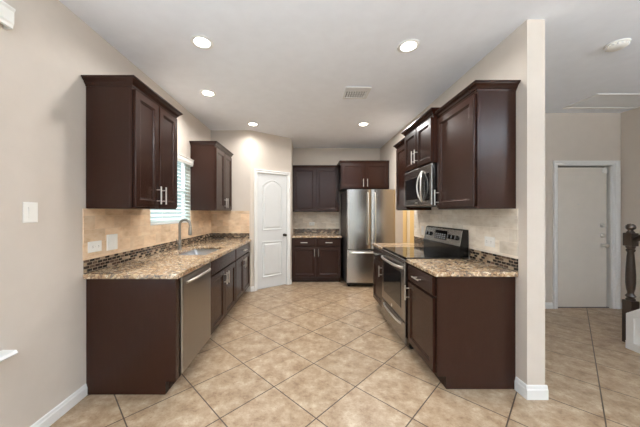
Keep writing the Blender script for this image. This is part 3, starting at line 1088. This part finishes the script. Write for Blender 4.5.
can_light('round recessed ceiling light above the dishwasher end of the counter', -0.858, 2.16, CAN_POWER * 0.55)
can_light('round recessed ceiling light above the counter by the wall end', 0.85, 2.21, CAN_POWER * 0.6)
can_light('small round ceiling light close to the sink window', -1.155, 3.08)
can_light('small round ceiling light in front of the pantry door', -0.85, 4.16, CAN_POWER * 0.55)
can_light('small round ceiling light in front of the refrigerator', 0.89, 4.16, CAN_POWER * 2.0, 178)

t = thing('ceiling_vent', 'square white air vent in the ceiling between the round lights', 'vent', (0.575, 3.07, H))
m = MB()
hw = 0.145
for x0, y0, x1, y1 in ((-hw, -hw, hw, -hw + 0.028), (-hw, hw - 0.028, hw, hw), (-hw, -hw + 0.028, -hw + 0.028, hw - 0.028), (hw - 0.028, -hw + 0.028, hw, hw - 0.028)):
    m.box(x0, y0, -0.012, x1, y1, -0.0006)
m.build('frame', M['louver'], t, bevel=0.003)
MB().box(-hw + 0.028, -hw + 0.028, -0.003, hw - 0.028, hw - 0.028, -0.0008).build('duct_opening', M['duct'], t)
m = MB()
for k in (1, 2):
    for j in range(8):
        x = -0.10 + j * 0.0285
        y0 = -0.112 + k * 0.077
        m.prism([(x - 0.007, -0.004), (x - 0.005, -0.004), (x + 0.013, -0.012), (x + 0.008, -0.012)], 'y', y0, y0 + 0.068)
m.build('louvers', M['louver'], t)
MB().box(-0.117, -0.117, -0.011, 0.117, -0.045, -0.0035).build('damper_plate', M['louver'], t)

t = thing('smoke_detector', 'white round smoke detector on the hall ceiling', 'smoke detector', (2.566, 2.185, H))
MB().lathe([(0.075, -0.0006), (0.075, -0.010), (0.070, -0.013), (0.0005, -0.013)], seg=32).build('base', M['plate'], t, smooth=True)
MB().lathe([(0.064, -0.0135), (0.062, -0.030), (0.050, -0.038), (0.030, -0.041), (0.0005, -0.042)], seg=32).build('cover', M['plate'], t, smooth=True)
m = MB()
for k in range(16):
    q = 2 * math.pi * k / 16
    m.box(0.064 * math.cos(q) - 0.004, 0.064 * math.sin(q) - 0.004, -0.028, 0.064 * math.cos(q) + 0.004, 0.064 * math.sin(q) + 0.004, -0.0155)
m.build('sounder_slots', M['louver'], t)

t = thing('attic_hatch', 'flat white attic hatch framed in the hall ceiling before the entry door', 'hatch', (3.875, 3.305, H))
m = MB()
ax, ay, f = 0.47, 0.215, 0.03
m.box(-ax, -ay, -0.014, ax, -ay + f, -0.0006).box(-ax, ay - f, -0.014, ax, ay, -0.0006).box(-ax, -ay + f, -0.014, -ax + f, ay - f, -0.0006).box(ax - f, -ay + f, -0.014, ax, ay - f, -0.0006)
m.build('frame', M['white'], t)
MB().box(-ax + f, -ay + f, -0.006, ax - f, ay - f, -0.0008).build('panel', M['attic'], t)

# ---------------------------------------------------------------- newel post and stairs in the hall
NX, NY = 3.334, 2.72
t = thing('newel_post', 'dark turned wooden newel post at the foot of the hall stairs', 'newel post', (NX, NY, 0))
MB().box(-0.042, -0.042, 0, 0.042, 0.042, 0.44).build('base_block', M['newel'], t, bevel=0.004)
MB().lathe([(0.0360, 0.4405), (0.0360, 0.455), (0.0272, 0.465), (0.0400, 0.485), (0.0272, 0.505), (0.0240, 0.52), (0.0320, 0.56), (0.0368, 0.62), (0.0368, 0.70), (0.0328, 0.80), (0.0272, 0.90),
            (0.0240, 0.935), (0.0336, 0.95), (0.0336, 0.962), (0.0264, 0.97), (0.0352, 0.985), (0.0352, 0.9995)], seg=28).build('turned_shaft', M['newel'], t, smooth=True)
MB().box(-0.039, -0.039, 1.0, 0.039, 0.039, 1.135).build('top_block', M['newel'], t, bevel=0.006)
MB().lathe([(0.0312, 1.1355), (0.0312, 1.145), (0.0203, 1.155), (0.0203, 1.165), (0.0359, 1.178), (0.0390, 1.195), (0.0343, 1.212), (0.0203, 1.226), (0.0016, 1.232)], seg=28).build('finial', M['newel'], t, smooth=True)
pts = [(0, -0.0395, 1.065), (0, -0.30, 1.25), (0, -0.80, 1.63), (0, -1.30, 2.0)]
MB().tube(pts, 0.026, 12).build('handrail', M['newel'], t, smooth=True)

t = thing('staircase', 'white closed stair side rising towards the viewer in front of the dark newel post', 'stairs', (3.17, 2.624, 0))
slope = 0.084 / 0.11
L = 1.85
m = MB()
m.prism([(0, 0), (0, 0.346), (-L, 0.346 + slope * L), (-L, 0)], 'x', 0.012, 0.10)
m.prism([(0.004, 0), (0.004, 0.075), (-L, 0.075), (-L, 0)], 'x', 0.0, 0.0118)
m.prism([(0.0, 0.27), (0.0, 0.346), (-L, 0.346 + slope * L), (-L, 0.27 + slope * L)], 'x', 0.0, 0.0118)
m.prism([(0.0, 0.0755), (0.0, 0.2695), (-0.06, 0.2695 + slope * 0.06), (-0.06, 0.0755)], 'x', 0.0, 0.0118)
m.build('side_panel', M['white'], t)
for k in range(8):
    z = 0.19 * (k + 1)
    y1 = -0.0 - 0.23 * k
    MB().box(0.1005, y1 - 0.23, z - 0.19, 1.22, y1 - 0.02, z - 0.0265).build('riser', M['white'], t)
    MB().box(0.1005, y1 - 0.25, z - 0.026, 1.22, y1 + 0.0, z).build('tread', M['tread'], t, bevel=0.006)
